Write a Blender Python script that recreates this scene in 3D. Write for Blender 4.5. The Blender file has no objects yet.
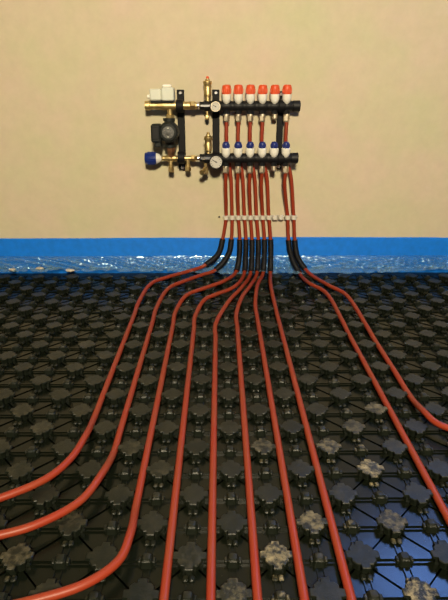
import bpy, math, random
from mathutils import Vector, Matrix, noise
random.seed(7)
sc = bpy.context.scene
COL = sc.collection

# ------------------------------------------------------------------ camera
CAM = Vector((0.0, 0.0, 0.765))
FPX, CX, CY = 520.0, 224.0, 300.0
PITCH, YAW = math.radians(21.5), math.radians(0.42)
FWD = Vector((math.sin(YAW)*math.cos(PITCH), math.cos(YAW)*math.cos(PITCH), -math.sin(PITCH)))
RIGHT = Vector((math.cos(YAW), -math.sin(YAW), 0))
UP = RIGHT.cross(FWD)
cam = bpy.data.cameras.new('camera')
cam.sensor_fit = 'VERTICAL'; cam.sensor_height = 36.0; cam.lens = FPX/600*36
cam.clip_start = 0.02
camo = bpy.data.objects.new('camera', cam); COL.objects.link(camo)
camo.matrix_world = Matrix(((RIGHT.x, UP.x, -FWD.x, CAM.x), (RIGHT.y, UP.y, -FWD.y, CAM.y),
                            (RIGHT.z, UP.z, -FWD.z, CAM.z), (0, 0, 0, 1)))
sc.camera = camo

# ------------------------------------------------------------------ world, lights, exposure
w = bpy.data.worlds.new('dusk_sky'); sc.world = w; w.use_nodes = True
bg = w.node_tree.nodes['Background']
bg.inputs[0].default_value = (0.17, 0.37, 1.0, 1); bg.inputs[1].default_value = 31.0

def area(name, loc, target, sx, sy, power, color, portal=False):
    l = bpy.data.lights.new(name, 'AREA'); l.shape = 'RECTANGLE'; l.size = sx; l.size_y = sy
    l.energy = power; l.color = color
    if portal: l.cycles.is_portal = True
    o = bpy.data.objects.new(name, l); COL.objects.link(o)
    o.location = loc
    o.rotation_euler = (Vector(target)-Vector(loc)).to_track_quat('-Z', 'Y').to_euler()
    return o
SPOT = Vector((0.10, -1.30, 1.98))
sl = bpy.data.lights.new('spotlight_beam', 'SPOT'); sl.energy = 690; sl.color = (1.0, 0.85, 0.585)
sl.spot_size = math.radians(92); sl.spot_blend = 1.0; sl.shadow_soft_size = 0.19
so = bpy.data.objects.new('spotlight_beam', sl); COL.objects.link(so); so.location = SPOT
so.rotation_euler = (Vector((0.0, 2.25, 0.40))-SPOT).to_track_quat('-Z', 'Y').to_euler()
area('window_portal', (1.29, 2.335, 2.04), (1.29, 0, 2.04), 0.92, 0.66, 1, (1, 1, 1), True)
sc.view_settings.view_transform = 'Standard'; sc.view_settings.look = 'None'
sc.view_settings.gamma = 1.0; sc.view_settings.use_curve_mapping = False
sc.view_settings.exposure = 0.0
sc.cycles.use_denoising = True
sc.cycles.max_bounces = 8; sc.cycles.diffuse_bounces = 4; sc.cycles.glossy_bounces = 4
sc.cycles.transparent_max_bounces = 8
sc.cycles.caustics_reflective = False; sc.cycles.caustics_refractive = False

# ------------------------------------------------------------------ pixel rays
def ray(px, py):
    return (FWD + RIGHT*((px-CX)/FPX) + UP*((CY-py)/FPX))
def onY(px, py, Y):
    d = ray(px, py); return CAM + d*((Y-CAM.y)/d.y)
def onZ(px, py, Z):
    d = ray(px, py); return CAM + d*((Z-CAM.z)/d.z)
def project(p):
    v = Vector(p)-CAM; z = v.dot(FWD)
    if z < 0.05: return None
    return CX+FPX*v.dot(RIGHT)/z, CY-FPX*v.dot(UP)/z

# ------------------------------------------------------------------ mesh builder
class MB:
    def __init__(self): self.v = []; self.f = []; self.m = []
    def add(self, vs, fs, mi=0):
        b = len(self.v); self.v += [tuple(q) for q in vs]
        self.f += [tuple(i+b for i in f) for f in fs]; self.m += [mi]*len(fs)
    def box(self, c, s, bev=0.0, mi=0):
        c = Vector(c); hx, hy, hz = s[0]/2, s[1]/2, s[2]/2
        b = min(bev, hx*.9, hy*.9, hz*.9)
        if b <= 0:
            vs = [c+Vector((x*hx, y*hy, z*hz)) for x in (-1, 1) for y in (-1, 1) for z in (-1, 1)]
            self.add(vs, [(0,1,3,2),(4,6,7,5),(0,4,5,1),(2,3,7,6),(0,2,6,4),(1,5,7,3)], mi); return
        ring = [(hx-b, hy), (hx, hy-b), (hx, -hy+b), (hx-b, -hy), (-hx+b, -hy), (-hx, -hy+b), (-hx, hy-b), (-hx+b, hy)]
        def sh(k): return [(x-math.copysign(k, x) if abs(x) > k else x, y-math.copysign(k, y) if abs(y) > k else y) for x, y in ring]
        vs = []
        for z, r in ((-hz, sh(b*.9)), (-hz+b, ring), (hz-b, ring), (hz, sh(b*.9))):
            vs += [c+Vector((x, y, z)) for x, y in r]
        fs = [tuple(range(8)), tuple(reversed(range(24, 32)))]
        for k in range(3):
            for i in range(8):
                j = (i+1) % 8
                fs.append((k*8+j, k*8+i, k*8+8+i, k*8+8+j))
        self.add(vs, fs, mi)
    def lathe(self, base, axis, prof, seg=20, rot=0.0, mi=0):
        """prof: list of (distance along axis, radius)"""
        base = Vector(base); a = Vector(axis).normalized()
        u = a.orthogonal().normalized() if abs(a.z) > .9 else Vector((0, 0, 1)).cross(a).normalized()
        v = a.cross(u)
        vs, fs = [], []
        for t, r in prof:
            for i in range(seg):
                an = rot+2*math.pi*i/seg
                vs.append(base+a*t+(u*math.cos(an)+v*math.sin(an))*max(r, 1e-5))
        for k in range(len(prof)-1):
            for i in range(seg):
                j = (i+1) % seg
                fs.append((k*seg+i, k*seg+j, k*seg+seg+j, k*seg+seg+i))
        fs.append(tuple(reversed(range(seg))))
        n = len(prof)-1; fs.append(tuple(n*seg+i for i in range(seg)))
        self.add(vs, fs, mi)
    def tube(self, pts, rad, seg=12, mi=0, cap=True):
        """rad: number or list"""
        n = len(pts); pts = [Vector(p) for p in pts]
        if not isinstance(rad, (list, tuple)): rad = [rad]*n
        T = [(pts[min(i+1, n-1)]-pts[max(i-1, 0)]).normalized() for i in range(n)]
        u = T[0].orthogonal().normalized(); vs, fs = [], []
        for i in range(n):
            u = (u-T[i]*u.dot(T[i])).normalized(); v = T[i].cross(u)
            for k in range(seg):
                an = 2*math.pi*k/seg
                vs.append(pts[i]+(u*math.cos(an)+v*math.sin(an))*rad[i])
        for i in range(n-1):
            for k in range(seg):
                j = (k+1) % seg
                fs.append((i*seg+k, i*seg+j, i*seg+seg+j, i*seg+seg+k))
        if cap:
            fs.append(tuple(reversed(range(seg)))); fs.append(tuple((n-1)*seg+k for k in range(seg)))
        self.add(vs, fs, mi)
    def prism(self, poly, z0, z1, origin=(0, 0, 0), mi=0):
        n = len(poly); o = Vector(origin)
        vs = [o+Vector((x, y, z0)) for x, y in poly]+[o+Vector((x, y, z1)) for x, y in poly]
        fs = [tuple(reversed(range(n))), tuple(range(n, 2*n))]
        for i in range(n):
            j = (i+1) % n; fs.append((i, j, n+j, n+i))
        self.add(vs, fs, mi)
    def mesh(self, name, mats, smooth=35):
        me = bpy.data.meshes.new(name); me.from_pydata(self.v, [], self.f)
        for m in (mats if isinstance(mats, (list, tuple)) else [mats]): me.materials.append(m)
        if len(set(self.m)) > 1: me.polygons.foreach_set('material_index', self.m)
        if smooth:
            me.shade_smooth(); me.set_sharp_from_angle(angle=math.radians(smooth))
        me.update(); return me
    def build(self, name, mats, parent=None, smooth=35, recentre=True):
        if recentre and self.v and not (parent and parent.get('_local')):
            xs = [min(q[i] for q in self.v) for i in range(3)]; xe = [max(q[i] for q in self.v) for i in range(3)]
            c = Vector([(a+b)/2 for a, b in zip(xs, xe)]); c.z = xs[2]
        else: c = Vector((0, 0, 0))
        self.v = [(q[0]-c.x, q[1]-c.y, q[2]-c.z) for q in self.v]
        o = bpy.data.objects.new(name, self.mesh(name, mats, smooth)); COL.objects.link(o)
        WL[o.name] = c
        if parent is not None:
            o.parent = parent; o.location = c-WL[parent.name]
        else: o.location = c
        return o
WL = {}
def empty(name, loc):
    o = bpy.data.objects.new(name, None); COL.objects.link(o); o.location = loc; o.empty_display_size = .05
    WL[o.name] = Vector(loc); return o
def tag(o, label=None, cat=None, group=None, kind=None):
    if label: o['label'] = label
    if cat: o['category'] = cat
    if group: o['group'] = group
    if kind: o['kind'] = kind
    return o

# ------------------------------------------------------------------ materials
def mat(name, col, rough=.5, metal=0.0, nscale=0, namt=0.0, col2=None, bump=0.0, bscale=None, spec=.5, coat=0.0):
    m = bpy.data.materials.new(name); m.use_nodes = True
    nt = m.node_tree; N, L = nt.nodes, nt.links; p = N['Principled BSDF']
    p.inputs['Base Color'].default_value = (*col, 1); p.inputs['Roughness'].default_value = rough
    p.inputs['Metallic'].default_value = metal; p.inputs['Specular IOR Level'].default_value = spec
    p.inputs['Coat Weight'].default_value = coat
    geo = N.new('ShaderNodeNewGeometry')
    if nscale:
        n = N.new('ShaderNodeTexNoise'); n.inputs['Scale'].default_value = nscale; n.inputs['Detail'].default_value = 5
        L.new(geo.outputs['Position'], n.inputs['Vector'])
        r = N.new('ShaderNodeValToRGB'); r.color_ramp.elements[0].position = .3; r.color_ramp.elements[1].position = .7
        c2 = col2 or tuple(min(1, c*(1+namt)) for c in col); c1 = col if col2 else tuple(c*(1-namt) for c in col)
        r.color_ramp.elements[0].color = (*c1, 1); r.color_ramp.elements[1].color = (*c2, 1)
        L.new(n.outputs['Fac'], r.inputs['Fac']); L.new(r.outputs['Color'], p.inputs['Base Color'])
    if bump:
        n2 = N.new('ShaderNodeTexNoise'); n2.inputs['Scale'].default_value = bscale or 200; n2.inputs['Detail'].default_value = 4
        L.new(geo.outputs['Position'], n2.inputs['Vector'])
        b = N.new('ShaderNodeBump'); b.inputs['Strength'].default_value = bump; b.inputs['Distance'].default_value = .003
        L.new(n2.outputs['Fac'], b.inputs['Height']); L.new(b.outputs['Normal'], p.inputs['Normal'])
    return m
def nd(N, t, **kw):
    n = N.new(t)
    for k, v in kw.items(): setattr(n, k, v)
    return n

def plaster():
    m = mat('plaster', (.6, .5, .38), .9, spec=.15); N, L = m.node_tree.nodes, m.node_tree.links; p = N['Principled BSDF']
    geo = N.new('ShaderNodeNewGeometry')
    n1 = N.new('ShaderNodeTexNoise'); n1.inputs['Scale'].default_value = 4.5; n1.inputs['Detail'].default_value = 6; n1.inputs['Roughness'].default_value = .55
    n2 = N.new('ShaderNodeTexNoise'); n2.inputs['Scale'].default_value = 22; n2.inputs['Detail'].default_value = 8; n2.inputs['Roughness'].default_value = .7
    L.new(geo.outputs['Position'], n1.inputs['Vector']); L.new(geo.outputs['Position'], n2.inputs['Vector'])
    r = N.new('ShaderNodeValToRGB'); e = r.color_ramp.elements
    e[0].position = .32; e[0].color = (.555, .520, .340, 1); e[1].position = .68; e[1].color = (.615, .500, .385, 1)
    L.new(n1.outputs['Fac'], r.inputs['Fac'])
    mx = N.new('ShaderNodeMixRGB'); mx.blend_type = 'MULTIPLY'; mx.inputs[0].default_value = .35
    r2 = N.new('ShaderNodeValToRGB'); r2.color_ramp.elements[0].position = .3; r2.color_ramp.elements[0].color = (.78, .78, .76, 1); r2.color_ramp.elements[1].position = .65
    L.new(n2.outputs['Fac'], r2.inputs['Fac']); L.new(r.outputs['Color'], mx.inputs[1]); L.new(r2.outputs['Color'], mx.inputs[2])
    L.new(mx.outputs[0], p.inputs['Base Color'])
    b = N.new('ShaderNodeBump'); b.inputs['Strength'].default_value = .15; b.inputs['Distance'].default_value = .002
    L.new(n2.outputs['Fac'], b.inputs['Height']); L.new(b.outputs['Normal'], p.inputs['Normal'])
    return m
M = {}
M['plaster'] = plaster()
M['ceiling'] = mat('ceiling_paint', (.72, .68, .6), .9, nscale=3, namt=.03)
M['concrete'] = mat('concrete', (.18, .17, .15), .85, nscale=9, namt=.25, bump=.3)
M['upvc'] = mat('window_plastic', (.8, .8, .8), .35, nscale=12, namt=.02)
M['brass'] = mat('brass', (.64, .49, .225), .46, 1.0, nscale=60, namt=.25, bump=.08)
M['nickel'] = mat('nickel', (.66, .58, .44), .46, 1.0, nscale=60, namt=.15)
M['copper'] = mat('copper', (.5, .26, .14), .4, 1.0, nscale=60, namt=.25)
M['steel'] = mat('steel', (.7, .7, .7), .25, 1.0, nscale=60, namt=.1)
M['black'] = mat('black_nylon', (.006, .0062, .0072), .5, nscale=120, namt=.25, bump=.1, bscale=500, spec=.3)
M['blacksteel'] = mat('black_bracket_paint', (.005, .005, .006), .6, nscale=80, namt=.2, spec=.2)
M['pump'] = mat('pump_black_paint', (.010, .0125, .011), .55, nscale=150, namt=.3, bump=.2, bscale=600, spec=.3)
M['pumpgrey'] = mat('pump_label_grey', (.09, .09, .085), .5, nscale=200, namt=.3)
M['white'] = mat('white_plastic', (.80, .78, .70), .4, nscale=40, namt=.03)
M['offwhite'] = mat('grey_white_plastic', (.61, .63, .54), .45, nscale=40, namt=.03)
M['red'] = mat('red_cap_plastic', (.66, .075, .014), .45, nscale=60, namt=.08)
M['blue'] = mat('blue_cap_plastic', (.008, .02, .16), .35, nscale=60, namt=.1)
M['bluehead'] = mat('blue_valve_head_plastic', (.006, .022, .17), .3, nscale=60, namt=.1)
M['dial'] = mat('dial_paper', (.50, .48, .43), .5, nscale=90, namt=.03)
M['ink'] = mat('dial_ink', (.02, .02, .02), .5, nscale=90, namt=.1)
M['pipe'] = mat('red_polymer_pipe', (.275, .028, .010), .45, nscale=14, col2=(.25, .040, .013), bump=.04, bscale=150, spec=.35)
M['sleeve'] = mat('black_conduit', (.005, .005, .0065), .5, nscale=90, namt=.3, spec=.25)
M['clip'] = mat('clip_white_plastic', (.62, .58, .50), .45, nscale=90, namt=.08)
M['foam'] = mat('blue_foam_strip', (.002, .18, .76), .5, nscale=35, namt=.10, bump=.05, bscale=60)

def panel_mat(name, base, rough, stud):
    """dark glossy plastic with plaster dust; object colour red channel = how dusty this stud is"""
    m = bpy.data.materials.new(name); m.use_nodes = True
    N, L = m.node_tree.nodes, m.node_tree.links; p = N['Principled BSDF']; p.inputs['Specular IOR Level'].default_value = .26
    geo = N.new('ShaderNodeNewGeometry')
    def noi(sc_, det=5, ro=.6):
        n = N.new('ShaderNodeTexNoise'); n.inputs['Scale'].default_value = sc_; n.inputs['Detail'].default_value = det
        n.inputs['Roughness'].default_value = ro; L.new(geo.outputs['Position'], n.inputs['Vector']); return n
    def mth(op, a, b=None):
        n = N.new('ShaderNodeMath'); n.operation = op; n.use_clamp = True
        for i, q in enumerate((a, b)):
            if q is None: continue
            if isinstance(q, (int, float)): n.inputs[i].default_value = q
            else: L.new(q, n.inputs[i])
        return n.outputs[0]
    fine = noi(150, 4, .65); mid = noi(26, 5); big = noi(2.3, 3)
    sep = N.new('ShaderNodeSeparateXYZ'); L.new(geo.outputs['Normal'], sep.inputs[0])
    upf = mth('MULTIPLY', mth('SUBTRACT', sep.outputs['Z'], .5), 2.0)
    # thin film of dust everywhere
    def ramp(src, a, b):
        r = N.new('ShaderNodeMapRange'); r.inputs[1].default_value = a; r.inputs[2].default_value = b
        L.new(src, r.inputs[0]); return r.outputs[0]
    film = mth('MULTIPLY', ramp(mid.outputs['Fac'], .35, .75), ramp(big.outputs['Fac'], .3, .7))
    film = mth('MULTIPLY', film, .10 if stud else .012)
    speck = mth('MULTIPLY', ramp(fine.outputs['Fac'], .66, .74), .16 if stud else .10)
    fac = mth('ADD', film, speck)
    if stud:
        oi = N.new('ShaderNodeObjectInfo'); sc2 = N.new('ShaderNodeSeparateColor'); L.new(oi.outputs['Color'], sc2.inputs[0])
        n3 = noi(70, 5, .7)
        heavy = mth('MULTIPLY', ramp(n3.outputs['Fac'], .43, .66), sc2.outputs[0])
        fac = mth('MAXIMUM', fac, heavy)
    fac = mth('MULTIPLY', fac, upf)
    mx = N.new('ShaderNodeMixRGB'); mx.inputs[1].default_value = (*base, 1); mx.inputs[2].default_value = (.36, .30, .17, 1)
    L.new(fac, mx.inputs[0]); L.new(mx.outputs[0], p.inputs['Base Color'])
    rr = N.new('ShaderNodeMapRange'); L.new(fac, rr.inputs[0]); rr.inputs[3].default_value = rough; rr.inputs[4].default_value = .8
    L.new(rr.outputs[0], p.inputs['Roughness'])
    b = N.new('ShaderNodeBump'); b.inputs['Strength'].default_value = .38 if stud else .10; b.inputs['Distance'].default_value = .004 if stud else .002
    L.new((noi(95, 6, .7) if stud else mid).outputs['Fac'], b.inputs['Height']); L.new(b.outputs['Normal'], p.inputs['Normal'])
    return m
M['sheet'] = panel_mat('panel_black_plastic', (.0036, .0052, .0030), .23, False)
M['stud'] = panel_mat('stud_black_plastic', (.0072, .0095, .0060), .36, True)

def film_mat(name):
    """clear crinkled polythene: mostly see-through, glossy creases, dusty where it lies flat"""
    m = bpy.data.materials.new(name); m.use_nodes = True
    N, L = m.node_tree.nodes, m.node_tree.links; out = N['Material Output']; N.remove(N['Principled BSDF'])
    tr = N.new('ShaderNodeBsdfTransparent'); tr.inputs[0].default_value = (.88, 1, 1, 1)
    df = N.new('ShaderNodeBsdfDiffuse'); df.inputs[0].default_value = (.24, .40, .52, 1)
    gl = N.new('ShaderNodeBsdfGlossy'); gl.inputs['Color'].default_value = (.65, .92, 1, 1); gl.inputs['Roughness'].default_value = .21
    geo = N.new('ShaderNodeNewGeometry')
    sep = N.new('ShaderNodeSeparateXYZ'); L.new(geo.outputs['Normal'], sep.inputs[0])
    ab = N.new('ShaderNodeMath'); ab.operation = 'ABSOLUTE'; L.new(sep.outputs['Z'], ab.inputs[0])
    n = N.new('ShaderNodeTexNoise'); n.inputs['Scale'].default_value = 11; n.inputs['Detail'].default_value = 6; L.new(geo.outputs['Position'], n.inputs['Vector'])
    dm = N.new('ShaderNodeMapRange'); dm.inputs[1].default_value = .6; dm.inputs[2].default_value = .95; dm.inputs[3].default_value = .10; dm.inputs[4].default_value = .85
    L.new(ab.outputs[0], dm.inputs[0])
    d2 = N.new('ShaderNodeMath'); d2.operation = 'MULTIPLY'; L.new(dm.outputs[0], d2.inputs[0]); L.new(n.outputs['Fac'], d2.inputs[1])
    m1 = N.new('ShaderNodeMixShader'); L.new(d2.outputs[0], m1.inputs[0]); L.new(tr.outputs[0], m1.inputs[1]); L.new(df.outputs[0], m1.inputs[2])
    m2 = N.new('ShaderNodeMixShader'); m2.inputs[0].default_value = .17; L.new(m1.outputs[0], m2.inputs[1]); L.new(gl.outputs[0], m2.inputs[2])
    L.new(m2.outputs[0], out.inputs[0]); return m
M['film'] = film_mat('clear_polythene')
def glass_mat():
    m = bpy.data.materials.new('window_glass'); m.use_nodes = True
    N, L = m.node_tree.nodes, m.node_tree.links; out = N['Material Output']; N.remove(N['Principled BSDF'])
    tr = N.new('ShaderNodeBsdfTransparent'); gl = N.new('ShaderNodeBsdfGlossy'); gl.inputs['Roughness'].default_value = .02
    mx = N.new('ShaderNodeMixShader'); mx.inputs[0].default_value = .05
    L.new(tr.outputs[0], mx.inputs[1]); L.new(gl.outputs[0], mx.inputs[2]); L.new(mx.outputs[0], out.inputs[0]); return m
M['glass'] = glass_mat()
def lamp_mat():
    m = mat('lamp_diffuser', (.9, .85, .7), .5); p = m.node_tree.nodes['Principled BSDF']
    p.inputs['Emission Color'].default_value = (1, .75, .42, 1); p.inputs['Emission Strength'].default_value = 3; return m
M['lamp'] = lamp_mat()
M['crumb'] = mat('plaster_crumb', (.5, .45, .36), .9, nscale=120, namt=.3, bump=.4)

# ------------------------------------------------------------------ the room
WY = 2.290; X0, X1, YB, ZC = -2.1, 2.3, -2.3, 2.45
T = .14
wx0, wx1, wz0, wz1 = .83, 1.75, 1.71, 2.37       # window opening in the wall, above and right of the frame
b = MB()
for (a, c, e, f) in ((X0, X1, -.1, wz0), (X0, X1, wz1, ZC), (X0, wx0, wz0, wz1), (wx1, X1, wz0, wz1)):
    b.box(((a+c)/2, WY+T/2, (e+f)/2), (c-a, T, f-e))
tag(b.build('wall_back', M['plaster'], smooth=0), 'bare tan plaster wall behind the manifold', 'wall', kind='structure')
for nm, c, s, lab in (('wall_left', (X0-.05, (WY+YB)/2, ZC/2-.05), (.1, WY-YB, ZC+.1), 'bare plaster wall on the left side'),
                 ('wall_right', (X1+.05, (WY+YB)/2, ZC/2-.05), (.1, WY-YB, ZC+.1), 'bare plaster wall on the right side'),
                 ('wall_front', ((X0+X1)/2, YB-.05, ZC/2-.05), (X1-X0, .1, ZC+.1), 'bare plaster wall behind the viewer')):
    b = MB(); b.box(c, s); tag(b.build(nm, M['plaster'], smooth=0), lab, 'wall', kind='structure')
b = MB(); b.box(((X0+X1)/2, (WY+YB)/2, ZC+.05), (X1-X0+.2, WY-YB+.2, .1)); tag(b.build('ceiling', M['ceiling'], smooth=0), 'plain cream ceiling', 'ceiling', kind='structure')
b = MB(); b.box(((X0+X1)/2, (WY+YB)/2, -.05), (X1-X0, WY-YB, .1)); tag(b.build('floor', M['concrete'], smooth=0), 'grey concrete floor slab under the panels', 'floor', kind='structure')
win = tag(empty('window_1', ((wx0+wx1)/2, WY+.06, wz0)), 'white framed window high in the plaster wall', 'window', kind='structure')
b = MB(); fw = .05; xm, zm = (wx0+wx1)/2, (wz0+wz1)/2
for c, s in (((wx0+fw/2, WY+.08, zm), (fw, .06, wz1-wz0)), ((wx1-fw/2, WY+.08, zm), (fw, .06, wz1-wz0)),
             ((xm, WY+.08, wz0+fw/2), (wx1-wx0-2*fw, .06, fw)), ((xm, WY+.08, wz1-fw/2), (wx1-wx0-2*fw, .06, fw))):
    b.box(c, s, .006)
b.build('window_frame', M['upvc'], win)
b = MB(); b.box((xm, WY+.08, zm), (wx1-wx0-2*fw, .006, wz1-wz0-2*fw)); b.build('pane', M['glass'], win, 0)
# ceiling spotlight (gives the warm light)
aim = (Vector((0.0, 2.25, 0.40))-SPOT).normalized(); bk = SPOT-aim*.16
lamp = tag(empty('ceiling_spotlight', (bk.x, bk.y, bk.z)), 'white can spotlight under the ceiling aimed at the manifold wall', 'lamp')
b = MB(); b.lathe((bk.x, bk.y, ZC), (0, 0, -1), [(0, .05), (.012, .05), (.014, .045)]); b.build('ceiling_plate', M['white'], lamp)
b = MB(); b.tube([(bk.x, bk.y, ZC-.01), (bk.x, bk.y, bk.z+.03)], .008); b.build('stem', M['white'], lamp)
b = MB(); b.lathe(bk, aim, [(-.03, .05), (-.02, .09), (.09, .185), (.09, .175), (.0, .085), (.0, .01)], 24); b.build('can', M['white'], lamp)
b = MB(); b.lathe(bk+aim*.02, aim, [(0, .090), (.004, .095), (.012, .06), (.016, .004)], 24); b.build('bulb_face', M['lamp'], lamp)

# ------------------------------------------------------------------ studded heating panel
S = .075                       # stud pitch
PZ = .014                      # pipe centre height when lying between the studs
PR = .008
def lane_fit():
    pts = [(136, 500), (173.5, 500), (212.8, 500), (250.2, 500), (288.6, 500), (326, 500), (164.4, 600), (210.5, 600), (258, 600), (303.6, 600), (352, 600),
           (128.8, 400), (157, 400), (186, 400), (214, 400), (243, 400), (271.5, 400), (300.7, 400)]
    xs = [onZ(x, y, PZ).x for x, y in pts]
    k0 = [round((x-xs[3])/S) for x in xs]
    return sum(x-k*S for x, k in zip(xs, k0))/len(xs), xs, k0
LX, _xs, _k = lane_fit()       # pipe 6 lane; lanes are LX + k*S
def lane(k): return LX+k*S
# stud rows: a stud of the lane right of pipe 6 sits at pixel row 555
RY = onZ(278, 555.3, .02).y
studpoly = [(29.3, 7), (20.6, 8.2), (21.2, 14), (14, 21.2), (8.2, 20.6), (7, 29.3)]
quad = []
for rot in range(4):
    for x, y in studpoly:
        c, s = [(1, 0), (0, 1), (-1, 0), (0, -1)][rot]
        quad.append((x*c-y*s, x*s+y*c))
def stud_mesh():
    b = MB(); n = len(quad)
    rings = [(.80, .0), (.80, 13.0), (1.0, 14.5), (1.0, 18.5), (.95, 19.8), (.62, 20.3), (.30, 20.1), (.0, 20)]
    vs, fs = [], []
    for k, z in rings[:-1]:
        vs += [(x*k*.001, y*k*.001, z*.001) for x, y in quad]
    for q in range(len(rings)-2):
        for i in range(n):
            j = (i+1) % n; fs.append((q*n+i, q*n+j, q*n+n+j, q*n+n+i))
    vs.append((0, 0, .020)); t = len(vs)-1; q = len(rings)-2
    for i in range(n): fs.append((q*n+i, q*n+(i+1) % n, t))
    b.add(vs, fs)
    for sy in (-1, 1):                                  # small locating lugs in front of and behind the stud
        for sx in (-1, 1):
            b.box((sx*.0056, sy*.0335, .003), (.0095, .012, .006), .002)
    return b.mesh('stud', M['stud'], 30)
def small_mesh():
    b = MB(); poly = [(11, 8), (8, 11), (-8, 11), (-11, 8), (-11, -8), (-8, -11), (8, -11), (11, -8)]
    vs, fs, n = [], [], 8
    for k, z in ((1.05, 0), (.85, 12), (.72, 13.6), (.60, 16.5), (.5, 17)):
        vs += [(x*k*.001, y*k*.001, z*.001) for x, y in poly]
    for q in range(4):
        for i in range(n):
            j = (i+1) % n; fs.append((q*n+j, q*n+i, q*n+n+i, q*n+n+j))
    fs.append(tuple(reversed(range(4*n, 5*n)))); b.add(vs, fs)
    for sx in (-1, 1): b.box((sx*.0125, 0, .005), (.006, .012, .010), .0015)
    return b.mesh('small_stud', M['stud'], 30)
SHEET = .003
PX0, PX1, PY0, PY1 = lane(-18)-S/2, lane(18)+S/2, .02, WY-.014
panel = tag(empty('stud_panel', (0, 1.1, 0)), 'black plastic studded underfloor heating panel covering the whole floor', 'floor panel')
b = MB(); b.box(((PX0+PX1)/2, (PY0+PY1)/2, SHEET/2), (PX1-PX0, PY1-PY0, SHEET)); b.build('base_sheet', M['sheet'], panel, 0)
SM, TM = stud_mesh(), small_mesh()
dusty = [((373, 469), 1), ((278, 553), .8), ((415, 592), .95), ((316, 520), .5), ((396, 520), .35), ((345, 432), .25), ((352, 413), .25),
         ((18, 545), .22), ((40, 470), .12), ((18, 412), .15), ((38, 430), .15), ((75, 416), .10), ((334, 448), .4), ((330, 510), .3),
         ((268, 450), .3), ((382, 413), .5), ((335, 380), .2), ((310, 350), .2), ((240, 590), .3), ((280, 590), .8), ((70, 520), .12), ((365, 449), .6), ((350, 520), .4)]
restS, restT, ribs = MB(), MB(), MB()
def join(mb, me, p, rz=0):
    mb.add([Vector(v.co)+Vector(p) for v in me.vertices], [tuple(q.vertices) for q in me.polygons])
j0, j1 = int((PY0-RY)/S)-1, int((PY1-RY)/S)+1
for i in range(-18, 18):
    for j in range(j0, j1+1):
        x, y = lane(i)+S/2, RY+j*S
        if y < PY0+.035 or y > PY1-.030: continue
        big = (i+j) % 2 == 0
        me = SM if big else TM
        q = project((x, y, .02))
        loc = Vector((x, y, SHEET))
        inside = q and -14 < q[0] < 462 and 255 < q[1] < 614
        if inside:
            o = bpy.data.objects.new('stud' if big else 'small_stud', me); COL.objects.link(o); o.parent = panel
            o.location = loc-WL['stud_panel']; o.rotation_euler = (random.uniform(-.03, .03) if big else 0, random.uniform(-.03, .03) if big else 0, random.uniform(-.03, .03))
            s_ = random.uniform(.97, 1.02); o.scale = (min(s_, 1), 1, random.uniform(.95, 1.03))
            d = max(0, random.gauss(.03, .05))
            for (dx, dy), a in dusty:
                if math.hypot(q[0]-dx, (q[1]-dy)*1.2) < (q[1]-95)*.0929*(.42 if big else .3): d = max(d, a)
            o.color = (d, 0, 0, 1)
        else: join(restS if big else restT, me, loc)
        # low moulded ribs between this stud and its neighbours
        r = .0035
        for dy in (-.0045, .0045):
            ribs.box((x+S/2, y+dy, SHEET+r/2), (S-.02, .0022, r))
        for dx in (-.006, .006):
            ribs.box((x+dx, y+S/2, SHEET+r/2), (.0018, S-.03, r))
        if big:
            for sx, sy in ((1, 1), (-1, 1), (1, -1), (-1, -1)):
                a = Vector((x+sx*.016, y+sy*.016, SHEET)); c = Vector((x+sx*.059, y+sy*.059, SHEET))
                n = Vector((-sy*sx, 1, 0)).normalized()*.0011 if sx*sy > 0 else Vector((1, 1, 0)).normalized()*.0011
                n = Vector((-(c-a).y, (c-a).x, 0)).normalized()*.0011
                h = Vector((0, 0, .0016))
                ribs.add([a-n, a+n, c+n, c-n, a-n+h, a+n+h, c+n+h, c-n+h], [(4,7,6,5), (0,4,5,1), (1,5,6,2), (2,6,7,3), (3,7,4,0)])
tag(restS.build('outer_studs', M['stud'], panel, 30), kind='stuff')
tag(restT.build('outer_small_studs', M['stud'], panel, 30), kind='stuff')
tag(ribs.build('rib_lattice', M['sheet'], panel, 0), kind='stuff')

# ------------------------------------------------------------------ blue edging and clear film at the foot of the wall
b = MB(); nx = 120; zt = onY(100, 238.2, WY-.009).z
vs, fs = [], []
for i in range(nx+1):
    x = X0+.02+(X1-X0-.04)*i/nx
    z = zt+.002*math.sin(x*3+1)+.0015*noise.noise(Vector((x*4, 0, 3)))-.003*(abs(x) < .25)*(1-abs(x)/.25)
    y = WY-.009+.0015*noise.noise(Vector((x*6, 5, 0)))
    vs += [(x, WY-.001, SHEET*0+.001), (x, y, .001), (x, y, z-.003), (x, y+.003, z), (x, WY-.001, z)]
for i in range(nx):
    for k in range(5):
        a, c = i*5+k, i*5+(k+1) % 5
        fs.append((a, c, c+5, a+5))
fs.append((0, 4, 3, 2, 1)); n_ = nx*5; fs.append((n_, n_+1, n_+2, n_+3, n_+4)); b.add(vs, fs)
tag(b.build('edge_strip', M['foam'], None, 40), 'bright blue foam edge strip along the foot of the wall', 'edge strip')
b = MB(); nx, nt_ = 900, 34; vs, fs = [], []
FT = onY(100, 256, WY-.012).z; fx0, fx1 = PX0+.06, PX1-.06
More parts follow.
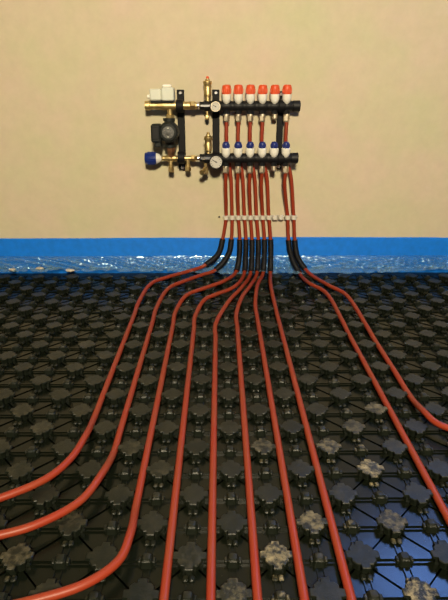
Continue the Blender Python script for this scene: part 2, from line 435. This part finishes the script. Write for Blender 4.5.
for i in range(nx+1):
    x = fx0+(fx1-fx0)*i/nx
    ext = .036+.016*noise.noise(Vector((x*5, 1.3, 0)))+.008*noise.noise(Vector((x*19, 2.3, 0)))
    ext += .045*math.exp(-((x-.30)/.17)**2)+.03*math.exp(-((x-.62)/.2)**2)+.03*math.exp(-((x+.02)/.14)**2)
    for k in range(nt_+1):
        t = k/nt_
        if t < .55:                      # hanging part
            u = t/.55; y = WY-.012-.020*u*u; z = FT*(1-u)+.030*u
            y -= .0
        else:
            u = (t-.55)/.45; y = WY-.032-ext*u; z = .031-.004*u
        rg = lambda a_, b_, c_: (1-abs(noise.noise(Vector((a_, b_, c_)))))**5
        wv = noise.noise(Vector((x*9+z*30, z*20+3, 0)))*.006+.014*rg(x*20+z*90, z*14, 7)-.010*rg(x*17-z*110, z*10, 2)+.002*rg(x*50+z*80, z*40, 11)
        am = min(1, t*4)
        if t < .55: y -= am*(wv+.004); z += wv*.3*am
        else: z += abs(wv)*.9
        vs.append((x, min(y, WY-.011), max(z, .027 if t >= .55 else .026)))
for i in range(nx):
    for k in range(nt_):
        a = i*(nt_+1)+k; fs.append((a, a+1, a+nt_+2, a+nt_+1))
b.add(vs, fs)
tag(b.build('polythene_skirt', M['film'], None, 60), 'crinkled clear polythene flap hanging below the blue strip onto the studs', 'plastic film')

# crumbs of plaster on the film edge
for px, py, r, lab in ((12, 269.5, .010, 'small plaster crumb nearest the left edge at the wall foot'), (40, 268.3, .012, 'whitish plaster crumb at the wall foot, middle of three'),
                       (70, 270.5, .014, 'largest plaster crumb at the wall foot on the left')):
    c = onZ(px, py, .034); b = MB(); vs, fs = [], []
    for k in range(5):
        th = math.pi*k/4
        for i in range(9):
            an = 2*math.pi*i/9; d = r*(1+.5*noise.noise(Vector((px+math.cos(an)*2, k*1.3, math.sin(an)*2))))
            vs.append((c.x+1.5*d*math.sin(th)*math.cos(an), c.y+d*math.sin(th)*math.sin(an), c.z+.55*d*math.cos(th)))
    for k in range(4):
        for i in range(9): fs.append((k*9+i, k*9+9+i, k*9+9+(i+1) % 9, k*9+(i+1) % 9))
    b.add(vs, fs); tag(b.build('plaster_crumb', M['crumb'], None, 30), lab, 'debris', 'plaster crumbs at the wall foot')

# ------------------------------------------------------------------ heating pipes
YU, YL = WY-.052, WY-.090            # upper bar, lower bar distance
YC = WY-.0235                     # pipe centre in the wall clips
UPX = [226.5, 238.3, 250.3, 262.4, 274.6, 286.6]
LOX = [225.9, 238.0, 250.0, 262.0, 273.8, 285.6]
def crom(P, step=.006):
    P = [Vector(p) for p in P]; Q = [P[0]*2-P[1]]+P+[P[-1]*2-P[-2]]; out = []
    for i in range(1, len(Q)-2):
        p0, p1, p2, p3 = Q[i-1:i+3]
        t0 = 0; t1 = t0+max((p1-p0).length, 1e-5)**.5; t2 = t1+max((p2-p1).length, 1e-5)**.5; t3 = t2+max((p3-p2).length, 1e-5)**.5
        n = max(2, int((p2-p1).length/step))
        for k in range(n):
            t = t1+(t2-t1)*k/n
            A1 = p0*((t1-t)/(t1-t0))+p1*((t-t0)/(t1-t0)); A2 = p1*((t2-t)/(t2-t1))+p2*((t-t1)/(t2-t1)); A3 = p2*((t3-t)/(t3-t2))+p3*((t-t2)/(t3-t2))
            B1 = A1*((t2-t)/(t2-t0))+A2*((t-t0)/(t2-t0)); B2 = A2*((t3-t)/(t3-t1))+A3*((t-t1)/(t3-t1))
            out.append(B1*((t2-t)/(t2-t1))+B2*((t-t1)/(t2-t1)))
    out.append(P[-1]); return out
HI = .0335                       # pipe centre height when it runs over the stud tops
# (clip x, sleeve top x, sleeve middle px, sleeve end px, over-stud pixels, lane, entry row, tail)
PIPES = [
 dict(port=(0, 'l'), clip=226.2, top=(222.6, 239), mid=(218.2, 254), end=(203.5, 266.0), over=[(191, 270.5), (168, 277), (152, 283)], lane=-5, y0=303,
      bend=[(86, 435), (71, 458), (48, 477.5), (0, 498)], label='leftmost red heating pipe, curving off to the left first'),
 dict(port=(0, 'u'), clip=232.2, top=(231.4, 239), mid=(228.5, 254), end=(215.5, 270), over=[(203, 274.5), (182, 282), (169, 288)], lane=-4, y0=309,
      bend=[(103, 472), (80, 501), (37.5, 524), (0, 535)], label='second red heating pipe from the left, curving off left below the leftmost one'),
 dict(port=(1, 'l'), clip=238.4, top=(239.8, 239.5), mid=(239.4, 255), end=(236.4, 271), over=[(224, 281), (205, 288), (187, 295)], lane=-3, y0=313,
      bend=[(130, 535), (119, 560), (88, 582.5), (35, 600)], label='third red heating pipe from the left, bending left at the bottom edge'),
 dict(port=(1, 'u'), clip=244.5, top=(246.0, 239.5), mid=(245.6, 255), end=(244.6, 271.5), over=[(234, 287), (217, 294), (205, 299.5)], lane=-2, y0=317, label='fourth red heating pipe from the left, the leftmost that runs straight to the bottom edge'),
 dict(port=(2, 'l'), clip=250.5, top=(252.0, 239.5), mid=(252.0, 255), end=(250.8, 272), over=[(242, 287), (229, 301)], lane=-1, y0=325, label='fifth red heating pipe from the left, nearly upright in the picture'),
 dict(port=(2, 'u'), clip=256.6, top=(258.3, 239.5), mid=(258.3, 255), end=(257.2, 272), over=[(250, 286), (242, 297)], lane=0, y0=315, label='sixth red heating pipe from the left, starting in the middle of the black sleeve bunch'),
 dict(port=(3, 'l'), clip=262.8, top=(264.4, 239.5), mid=(264.4, 255), end=(263.2, 272), over=[(257.5, 285)], lane=1, y0=306, label='seventh red heating pipe from the left, second last of the sleeve bunch'),
 dict(port=(3, 'u'), clip=268.9, top=(270.6, 239.5), mid=(270.8, 255), end=(270.4, 272), over=[(270.7, 285)], lane=2, y0=306, label='eighth red heating pipe from the left, at the right end of the sleeve bunch'),
 dict(port=(5, 'l'), clip=287.6, top=(288.6, 240), mid=(291.6, 257), end=(299.5, 273), over=[(309, 283), (325, 292)], lane=5, y0=322, label='red heating pipe second from the right, leaving through the right edge low down'),
 dict(port=(5, 'u'), clip=293.8, top=(294.8, 240), mid=(297.6, 257), end=(307, 271), over=[(329, 285.5), (345, 294)], lane=6, y0=325,
      bend=[(424.4, 412), (435, 422), (448, 428)], label='rightmost red heating pipe, curving off to the right'),
]
ports = {}
for P in PIPES:
    k, lv = P['port']
    if lv == 'u':
        st = onY(UPX[k], 121.5, YU)
        z142 = onY(0, 142, YU).z
        path = [st, Vector((st.x, YU+.002, z142)), Vector((st.x+.006, YU+.016, onY(0, 158, YU).z)), Vector((onY(UPX[k]+4.2, 176, YC-.012).x, YC-.012, onY(0, 176, YC).z))]
    else:
        st = onY(LOX[k], 172.5, YL)
        path = [st, Vector((st.x-.001, YL+.012, onY(0, 183, YL).z))]
    cl = onY(P['clip'], 217, YC); path.append(Vector((cl.x*.85+path[-1].x*.15, YC, cl.z+.025))); path.append(Vector((cl.x, YC, cl.z)))
    tp = onY(*P['top'], YC); path.append(tp)
    mid = onY(*P['mid'], YC-.012); path.append(mid)
    en = onY(*P['end'], WY-.088); path.append(en)
    i_top, i_end = len(path)-3, len(path)-1
    for q in P['over'][:-1] if len(P['over']) > 1 else []: path.append(onZ(*q, HI))
    path.append(onZ(*P['over'][-1], HI if len(P['over']) > 1 else .030))
    X = lane(P['lane']); yy = onZ(X, P['y0'], PZ).y
    ys = [onZ(224, P['y0'], PZ).y]
    bend = [onZ(*q, HI) for q in P.get('bend', [])]
    yend = (bend[0].y+.09) if bend else .10
    y = ys[0]
    while y > yend+.05: path.append(Vector((X, y, PZ if y < ys[0]-.02 else PZ+.004))); y -= .11
    path.append(Vector((X, yend, PZ)))
    for q in bend: path.append(q)
    if bend:
        d = (bend[-1]-bend[-2]); d.z = 0; sx = 1 if d.x > 0 else -1; e = bend[-1]
        fl = d.y/abs(d.x)
        path.append(e+Vector((sx*.12, .12*fl*.55, 0))); path.append(e+Vector((sx*.30, .30*fl*.35, 0)))
        path.append(e+Vector((sx*.55, .55*fl*.22, 0)))
    dense = crom(path)
    o = empty('heating_pipe', (X, 1.0, 0)); tag(o, P['label'], 'pipe', 'red pipes laid out from the manifold')
    b = MB(); b.tube(dense, PR, 12); b.build('pipe_run', M['pipe'], o, 60)
    def near(p): return min(range(len(dense)), key=lambda i: (dense[i]-p).length)
    a, c = near(path[i_top]), near(path[i_end])
    sub = crom(dense[a:c+1:3], .0016)
    rad = [(.0131 if (i//2) % 2 == 0 else .0116) for i in range(len(sub))]
    b = MB(); b.tube(sub, rad, 12); b.build('sleeve', M['sleeve'], o, 50)

# ------------------------------------------------------------------ wall clip rail
cz = onY(0, 217, WY-.01).z
cr = tag(empty('clip_rail', (onY(250, 217, WY).x, WY, cz)), 'row of white pipe clips nailed to the wall below the manifold', 'clip rail')
xa, xb = onY(222.5, 217, WY-.01).x, onY(298, 217, WY-.01).x
b = MB(); b.box(((xa+xb)/2, WY-.004, cz), (xb-xa, .006, .011), .002); b.build('rail', M['clip'], cr)
for px in [p['clip'] for p in PIPES]+[275, 281]:
    x = onY(px, 217, YC).x; vs = []; b = MB(); n = 14
    r0, r1, h = .0085, .0122, .0092
    a0, a1 = (math.radians(100), math.radians(440)) if px not in (275, 281) else (math.radians(130), math.radians(410))
    for i in range(n+1):
        an = a0+(a1-a0)*i/n
        for r, z in ((r0, -h), (r1, -h), (r1, h), (r0, h)):
            vs.append((x+r*math.cos(an), YC+r*math.sin(an), cz+z))
    fs = [(i*4+k, i*4+(k+1) % 4, i*4+4+(k+1) % 4, i*4+4+k) for i in range(n) for k in range(4)]+[(3, 2, 1, 0), (n*4, n*4+1, n*4+2, n*4+3)]
    b.add(vs, fs); b.box((x, WY-.0085, cz), (.008, .006, .012), .001); b.build('clip', M['clip'], cr)
b = MB(); e = onY(219.3, 216.3, WY); b.lathe((e.x, WY+.001, e.z), (0, -1, 0), [(0, .0015), (.012, .0015), (.012, .0045), (.0145, .0035)], 10); b.build('nail', M['ink'], cr)

# ------------------------------------------------------------------ manifold
def P3(px, py, Y): return onY(px, py, Y)
zu, zl = P3(0, 106, YU).z, P3(0, 158.3, YL).z
mf = tag(empty('heating_manifold', (P3(250, 158, YL).x, WY, zl)), 'black six-port underfloor heating manifold with red and blue capped valves on the wall', 'manifold')
def bar(px0, px1, pxe, Y, z, nm, PX):
    x0, x1 = P3(px0, 106 if Y == YU else 158, Y).x, P3(px1, 106 if Y == YU else 158, Y).x
    b = MB(); R = .0195; L_ = x1-x0
    prof = [(0, .013), (.0, .0165), (.018, .0165), (.020, .0215), (.036, .0215), (.038, R)]
    for px in PX:
        t = P3(px, 106 if Y == YU else 158, Y).x-x0
        prof += [(t-.018, R), (t-.016, R*1.06), (t+.016, R*1.06), (t+.018, R)]
    prof = [q for i, q in enumerate(prof) if i == 0 or q[0] >= prof[i-1][0]]
    prof += [(L_-.030, R), (L_-.028, .0215), (L_-.002, .0215), (L_, .0195), (L_, .008)]
    b.lathe((x0, Y, z), (1, 0, 0), prof, 20)
    for px in PX:                                   # sockets above and below each port
        x = P3(px, 106 if Y == YU else 158, Y).x
        b.lathe((x, Y, z), (0, 0, 1), [(0, .0135), (.024, .0135), (.024, .010)], 14)
        b.lathe((x, Y, z), (0, 0, -1), [(0, .014), (.030, .014), (.031, .010)], 8)
    return b.build(nm, M['black'], mf), x0, x1
bu, ux0, ux1 = bar(199.5, 300, 0, YU, zu, 'upper_bar', UPX)
bl, lx0, lx1 = bar(199.8, 298, 0, YL, zl, 'lower_bar', LOX)
# silver highlight strips at the left of both bars
for x, Y, z in ((ux0, YU, zu), (lx0, YL, zl)):
    b = MB(); b.lathe((x+.004, Y, z+.004), (1, 0, 0), [(0, .0175), (.001, .0185), (.036, .0185), (.037, .0175)], 20)
    b.v = [(q[0], min(q[1], Y-.004), q[2]) for q in b.v]
    # slim steel plate imitating the glossy highlight on the bar front
    b2 = MB(); b2.box((x+.024, Y-.0215, z+.001), (.040, .003, .009), .001); b2.build('bar_highlight', M['steel'], mf)
# capped valves
for px in UPX:
    x = P3(px, 95, YU).x; z0 = P3(0, 104.2, YU-.02).z; zmid = P3(0, 94.2, YU-.01).z; z1 = P3(0, 84.6, YU-.01).z
    b = MB(); yc = YU-.0125; b.lathe((x, yc, z0), (0, 0, 1), [(0, .006), (.004, .0105), (.011, .0150), (.019, .0180), (zmid-z0, .0186)], 20)
    v = b.build('valve_cap', M['white'], mf)
    h = z1-zmid; prof = [(0, .0165), (.003, .0178), (h-.009, .0176), (h-.004, .0162), (h-.001, .0128), (h, .006)]
    b = MB(); b.lathe((x, yc, zmid), (0, 0, 1), prof, 20)
    for i in range(12):
        an = 2*math.pi*i/12; b.box((x+.0172*math.cos(an), yc+.0172*math.sin(an), zmid+h*.34), (.004, .004, h*.5), .001)
    b.build('cap_top', M['red'], v)
for px in LOX:
    x = P3(px, 150, YL).x; z0 = P3(0, 158.2, YL-.02).z; zmid = P3(0, 148.2, YL-.01).z; z1 = P3(0, 141.7, YL-.01).z
    b = MB(); yc = YL-.0125; b.lathe((x, yc, z0), (0, 0, 1), [(0, .006), (.004, .0105), (.011, .0150), (.019, .0178), (zmid-z0-.002, .0184), (zmid-z0, .0165)], 20)
    v = b.build('valve_cap', M['white'], mf)
    h = z1-zmid; prof = [(0, .0125), (.003, .0142), (h-.010, .0140), (h-.005, .0128), (h-.001, .009), (h, .004)]
    b = MB(); b.lathe((x, yc, zmid), (0, 0, 1), prof, 20)
    for i in range(10):
        an = 2*math.pi*i/10; b.box((x+.0138*math.cos(an), yc+.0138*math.sin(an), zmid+h*.36), (.0035, .0035, h*.5), .001)
    b.build('cap_top', M['blue'], v)
# pipe connectors below each port (hexagon nut and tail); the fifth pair is blanked off
for PX, Y, py0, py1 in ((UPX, YU, 113.6, 122.3), (LOX, YL, 166.2, 173.6)):
    for k, px in enumerate(PX):
        x = P3(px, py0, Y).x; za, zb = P3(0, py0, Y).z, P3(0, py1, Y).z; h = za-zb
        b = MB()
        if k == 4: b.lathe((x, Y, za), (0, 0, -1), [(0, .0115), (h*.55, .0115), (h*.65, .009), (h*.7, .004)], 12)
        else:
            b.lathe((x, Y, za), (0, 0, -1), [(0, .0125), (h*.25, .0125)], 12)
            b.lathe((x, Y, za-h*.22), (0, 0, -1), [(0, .0115), (.001, .0135), (h*.6, .0135), (h*.62, .0115), (h*.76, .0095)], 6)
        b.build('pipe_connector', M['nickel'], mf, 25)
# wall brackets: channel with a clamp round each bar
def bracket(px, py0, py1, parent, wpx=7.2, clamps=((YU, 0), (YL, 1)), name='bracket'):
    x = P3(px, 130, WY-.03).x; z1, z0 = P3(0, py0, WY-.03).z, P3(0, py1, WY-.03).z; wd = wpx*.0041
    b = MB()
    b.box((x, WY-.012, (z0+z1)/2), (wd, .006, z1-z0), .002)
    for s in (-1, 1): b.box((x+s*(wd/2-.002), WY-.008, (z0+z1)/2), (.004, .015, z1-z0), .001)
    for Y, lo in clamps:
        z = zl if lo else zu
        b.lathe((x-wd/2, Y, z), (1, 0, 0), [(0, .0225), (.002, .0245), (wd-.002, .0245), (wd, .0225)], 20)
        b.box((x, (Y+WY)/2+.006, z+.017), (wd*.8, WY-Y-.018, .006), .001)
        b.box((x, (Y+WY)/2+.006, z-.017), (wd*.8, WY-Y-.018, .006), .001)
    br = b.build(name, M['blacksteel'], parent)
    for z in (z1-.013, z0+.011):
        b = MB(); b.lathe((x, WY-.013, z), (0, -1, 0), [(0, .0075), (.005, .0075), (.007, .005)], 6); b.build('bolt', M['steel'], br, 25)
    return br
bracket(216, 89.5, 169.5, mf); bracket(280.2, 91, 169.8, mf, 6.4)
# thermometers
def gauge(px, py, Y, rpx):
    c = P3(px, py, Y-.040); R = rpx*.00402
    b = MB(); b.lathe((c.x, Y-.016, c.z), (0, -1, 0), [(0, .009), (.012, .009), (.012, R*.9), (.014, R), (.026, R), (.028, R*.96), (.028, R*.88), (.0255, R*.86), (.0255, R*.5)], 28)
    g = b.build('thermometer', M['black'] if rpx > 6 else M['nickel'], mf)
    y = Y-.016-.0256
    b = MB(); b.lathe((c.x, y+.0005, c.z), (0, -1, 0), [(0, R*.86), (.0006, R*.86)], 28); d = b.build('dial_face', M['dial'], g)
    for i in range(11):
        an = math.radians(225-27*i); bb = MB(); r_ = R*.70
        m_ = MB(); m_.box((0, 0, 0), (R*.16, .0006, R*.05))
        vs = [(c.x+r_*math.cos(an)+q[0]*math.cos(an)-q[2]*math.sin(an), y-.0008+q[1], c.z+r_*math.sin(an)+q[0]*math.sin(an)+q[2]*math.cos(an)) for q in m_.v]
        if i == 0: tk = MB()
        tk.add(vs, m_.f)
    tag(tk.build('dial_marks', M['ink'], g, 0))
    an = math.radians(150); bb = MB(); m_ = MB(); m_.box((R*.2, 0, 0), (R*.8, .0008, R*.09))
    bb.add([(c.x+q[0]*math.cos(an)-q[2]*math.sin(an), y-.0016+q[1], c.z+q[0]*math.sin(an)+q[2]*math.cos(an)) for q in m_.v], m_.f)
    bb.lathe((c.x, y-.0005, c.z), (0, -1, 0), [(0, R*.12), (.002, R*.1)], 10); bb.build('pointer', M['ink'], g, 0)
gauge(215.6, 106.6, YU, 4.9); gauge(216.0, 162.0, YL, 6.9)
# automatic air vents on top of the bars
for px, Y, z, pa, pb in ((207.7, YU, zu, 96.5, 76.2), (208.3, YL, zl, 151.5, 132.0)):
    x = P3(px, pa, Y).x; za, zb = P3(0, pa, Y).z, P3(0, pb, Y).z; h = zb-za
    b = MB(); b.lathe((x, Y, z+.012), (0, 0, 1), [(0, .010), (za-z-.012, .010)], 12)
    b.lathe((x, Y, za), (0, 0, 1), [(0, .0115), (.004, .0145), (h*.40, .0150), (h*.45, .0135), (h*.55, .0140), (h*.62, .0172), (h*.75, .0172), (h*.80, .010), (h*.88, .0075), (h*.9, .004)], 16)
    a = b.build('air_vent', M['brass'], mf)
    b = MB(); b.lathe((x, Y, za+h*.88), (0, 0, 1), [(0, .006), (h*.09, .006), (h*.12, .004)], 12); b.build('vent_cap', M['red'] if Y == YU else M['brass'], a)
# drain cocks below the bars
x = P3(207.2, 119, YU).x; b = MB()
b.lathe((x, YU, zu-.015), (0, 0, -1), [(0, .006), (.018, .006), (.020, .009), (.034, .0095), (.038, .006)], 12)
b.lathe((x, YU-.004, zu-.043), (0, -1, 0), [(0, .008), (.012, .008), (.013, .005)], 10); b.build('drain_cock', M['brass'], mf)
x = P3(205.6, 171, YL).x; b = MB()
b.lathe((x, YL, zl-.015), (0, 0, -1), [(0, .007), (.022, .007), (.024, .0115), (.044, .0115), (.048, .008)], 8)
b.lathe((x-.004, YL-.006, zl-.048), (-.5, -.8, -.35), [(0, .008), (.014, .008), (.016, .0115), (.024, .0115)], 8); b.build('drain_cock', M['brass'], mf)

# ------------------------------------------------------------------ mixing unit with pump
YM = WY-.070
zmu, zml = P3(0, 105.6, YM).z, P3(0, 158.4, YM).z
mu = tag(empty('pump_mixing_unit', (P3(171, 158, YM).x, WY, zml)), 'brass mixing unit with black circulation pump left of the manifold', 'pump unit')
def X(px, py=106, Y=YM): return P3(px, py, Y).x
b = MB(); xa = X(145); xb = ux0
L_ = xb-xa
b.lathe((xa, YM, zmu), (1, 0, 0), [(0, .013), (.001, .0175), (.020, .0175), (.022, .0150), (X(160)-xa, .0150), (X(163)-xa, .0172), (X(176)-xa, .0172), (X(178)-xa, .0150), (X(190)-xa, .0150), (X(191)-xa, .011)], 20)
b.lathe((X(190.5), YM, zmu), (1, 0, 0), [(0, .0165), (.002, .0185), (.018, .0185), (.020, .0165)], 6)
b.lathe((X(194.5), YM, zmu), (1, 0, 0), [(0, .012), (.001, .0135), (xb-X(194.5)-.002, .0125), (xb-X(194.5)+.002, .010)], 16)
ut = b.build('upper_brass_body', M['brass'], mu, 30)
b = MB(); b.lathe((X(197.2), YM, zmu), (1, 0, 0), [(0, .0135), (.009, .0135)], 16); b.build('union_ring', M['steel'], ut)
# tee and union nut down to the pump
b = MB(); xt = X(169.8); b.lathe((xt, YM, zmu-.010), (0, 0, -1), [(0, .0115), (.020, .0105), (.024, .0105)], 16)
b.lathe((xt, YM, P3(0, 114.2, YM).z), (0, 0, -1), [(0, .0155), (.002, .0180), (.014, .0180), (.016, .0160)], 6); b.build('union_nut', M['brass'], mu, 25)
# white actuator box on the upper body
zb0, zb1 = P3(0, 101.2, YM-.03).z, P3(0, 87.6, YM-.03).z
b = MB(); xA, xB, xC = X(149.5, 95, YM-.03), X(161.5, 95, YM-.03), X(174, 95, YM-.03)
b.box(((xA+xB)/2, YM-.004, (zb0+zb1)/2-.001), (xB-xA, .058, zb1-zb0-.006), .004)
b.box(((xB+xC)/2, YM-.006, (zb0+zb1)/2+.001), (xC-xB, .064, zb1-zb0), .004)
ac = b.build('actuator_box', M['offwhite'], mu)
b = MB(); b.box(((xA+xC)/2, YM, zb0-.002), (xC-xA-.006, .05, .006), .001); b.build('base_plate', M['pump'], ac)
b = MB(); b.box(((xB+xC)/2-.004, YM-.004, zb1+.006), (.036, .040, .012), .004); b.build('lid_knob', M['white'], ac)
b = MB(); b.lathe((xA+.002, YM-.010, (zb0+zb1)/2-.008), (-1, 0, 0), [(0, .010), (.006, .010), (.007, .007), (.013, .007)], 14); b.build('cable_gland', M['white'], ac)
# pump
cp = P3(169.6, 132.6, YM-.07); xp, zp = cp.x, cp.z
xp = P3(169.6, 132.6, YM).x+.0
b = MB(); b.lathe((xp, YM+.030, zp), (0, -1, 0), [(0, .020), (.004, .036), (.034, .039), (.038, .041), (.046, .041), (.048, .036)], 28)   # volute
ztop = P3(0, 118.2, YM).z; zbot = P3(0, 147.5, YM).z
b.lathe((xp, YM, zp), (0, 0, 1), [(0, .020), (ztop-zp-.012, .020), (ztop-zp-.011, .024), (ztop-zp, .024)], 20)
b.lathe((xp, YM, zp), (0, 0, -1), [(0, .020), (zp-zbot-.012, .020), (zp-zbot-.011, .024), (zp-zbot, .024)], 20)
vol = b.build('pump_housing', M['pump'], mu)
y0 = YM-.018
b = MB(); b.lathe((xp, y0, zp), (0, -1, 0), [(0, .039), (.004, .0405), (.036, .0385), (.044, .035), (.048, .031), (.0485, .026), (.047, .0245), (.047, .012)], 28)
for i in range(20):
    an = 2*math.pi*i/20; b.lathe((xp+.0385*math.cos(an), y0-.002, zp+.0385*math.sin(an)), (0, -1, 0), [(0, .0022), (.036, .0022)], 5)
mo = b.build('motor', M['pump'], mu)
b = MB(); b.lathe((xp, y0-.0465, zp), (0, -1, 0), [(0, .0235), (.0016, .0235), (.0018, .022)], 28); b.build('label_ring', M['pumpgrey'], mo)
b = MB(); b.lathe((xp, y0-.047, zp), (0, -1, 0), [(0, .0085), (.006, .0085), (.007, .0065)], 12); b.build('vent_screw', M['pumpgrey'], mo)
for a_ in (90, 25, 155, 215, 270, 325):
    an = math.radians(a_); b = MB(); b.box((xp+.0165*math.cos(an), y0-.0492, zp+.0165*math.sin(an)), (.007 if a_ in (90, 270) else .004, .0015, .003), .0004); b.build('label_mark', M['offwhite'] if a_ in (90, 270) else M['steel'], mo)
# terminal box on the left of the pump
xl0, xl1 = P3(151.6, 132, YM-.045).x, P3(161.5, 132, YM-.045).x; za, zb = P3(0, 146.4, YM-.045).z, P3(0, 124, YM-.045).z
b = MB(); b.box(((xl0+xl1)/2, YM-.040, (za+zb)/2+.008), (xl1-xl0, .070, zb-za-.016), .006)
b.box(((xl0+xl1)/2+.006, YM-.040, za+.012), ((xl1-xl0)*.62, .050, .030), .004)
tb = b.build('terminal_box', M['pump'], mu)
b = MB(); b.box(((xl0+xl1)/2, YM-.0765, (za+zb)/2+.010), ((xl1-xl0)*.7, .004, (zb-za)*.55), .002); b.build('box_cover', M['black'], tb)
# pump lower union, lower brass body
b = MB(); xq = X(171, 150); b.lathe((xq, YM, zbot+.001), (0, 0, -1), [(0, .0155), (.002, .0185), (.014, .0185), (.016, .0155), (zbot-zml, .0130)], 6); b.build('union_nut', M['copper'], mu, 25)
x1_ = X(160.5, 158); xe = lx0
b = MB(); b.lathe((x1_, YM, zml), (1, 0, 0), [(0, .007), (.010, .010), (.014, .0100), (X(166, 158)-x1_, .0105), (X(167, 158)-x1_, .0125), (X(176, 158)-x1_, .0125), (X(177, 158)-x1_, .0100), (X(190, 158)-x1_, .0100), (X(191, 158)-x1_, .009)], 18)
b.lathe((X(191, 158), YM, zml), (1, 0, 0), [(0, .0125), (.002, .0145), (.016, .0145), (.018, .0125)], 6)
# the lower union steps forward to the lower bar
b.tube(crom([(X(194.5, 158), YM, zml), (X(197, 158), (YM+YL)/2, (zml+zl)/2), (xe+.004, YL, zl)], .004), .0095, 14)
lb = b.build('lower_brass_body', M['brass'], mu, 30)
b = MB(); b.lathe((X(197.6, 158), YL+.004, zl), (1, 0, 0), [(0, .0115), (.009, .0115)], 16); b.build('union_ring', M['steel'], lb)
for px, pb in ((171, 173), (188, 172)):
    x = X(px, 165); z1 = P3(0, pb, YM).z; h = zml-z1; b = MB()
    b.lathe((x, YM, zml), (0, 0, -1), [(0, .0085), (h*.45, .0085), (h*.47, .0105), (h*.6, .0105)], 14)
    b.lathe((x, YM, zml-h*.6), (0, 0, -1), [(0, .0105), (.001, .0125), (h*.3, .0125), (h*.38, .0095)], 6); b.build('drain_plug', M['brass'], mu, 25)
# blue thermostatic head with white collar
xh0, xh1, xh2 = X(144.6, 158, YM), X(156.3, 158, YM), X(161.2, 158, YM)
b = MB(); b.lathe((xh2+.002, YM, zml), (-1, 0, 0), [(0, .008), (.004, .010), (.008, .016), (xh2-xh1+.003, .0235)], 24); hd = b.build('valve_head_collar', M['white'], mu)
b = MB(); h = xh1-xh0; b.lathe((xh1+.001, YM, zml), (-1, 0, 0), [(0, .0235), (.002, .0250), (h*.55, .0250), (h*.9, .0235), (h*.98, .021), (h, .012)], 28)
for i in range(22):
    an = 2*math.pi*i/22; b.box((xh1-h*.42, YM+.0245*math.cos(an), zml+.0245*math.sin(an)), (h*.62, .0034, .0034), .001)
b.build('valve_head', M['bluehead'], mu)
# bracket of the mixing unit
bracket(181.2, 89.6, 170.8, mu, 7.2, ((YM, 0), (YM, 1)))

for o in list(bpy.data.objects):
    if '_local' in o: del o['_local']
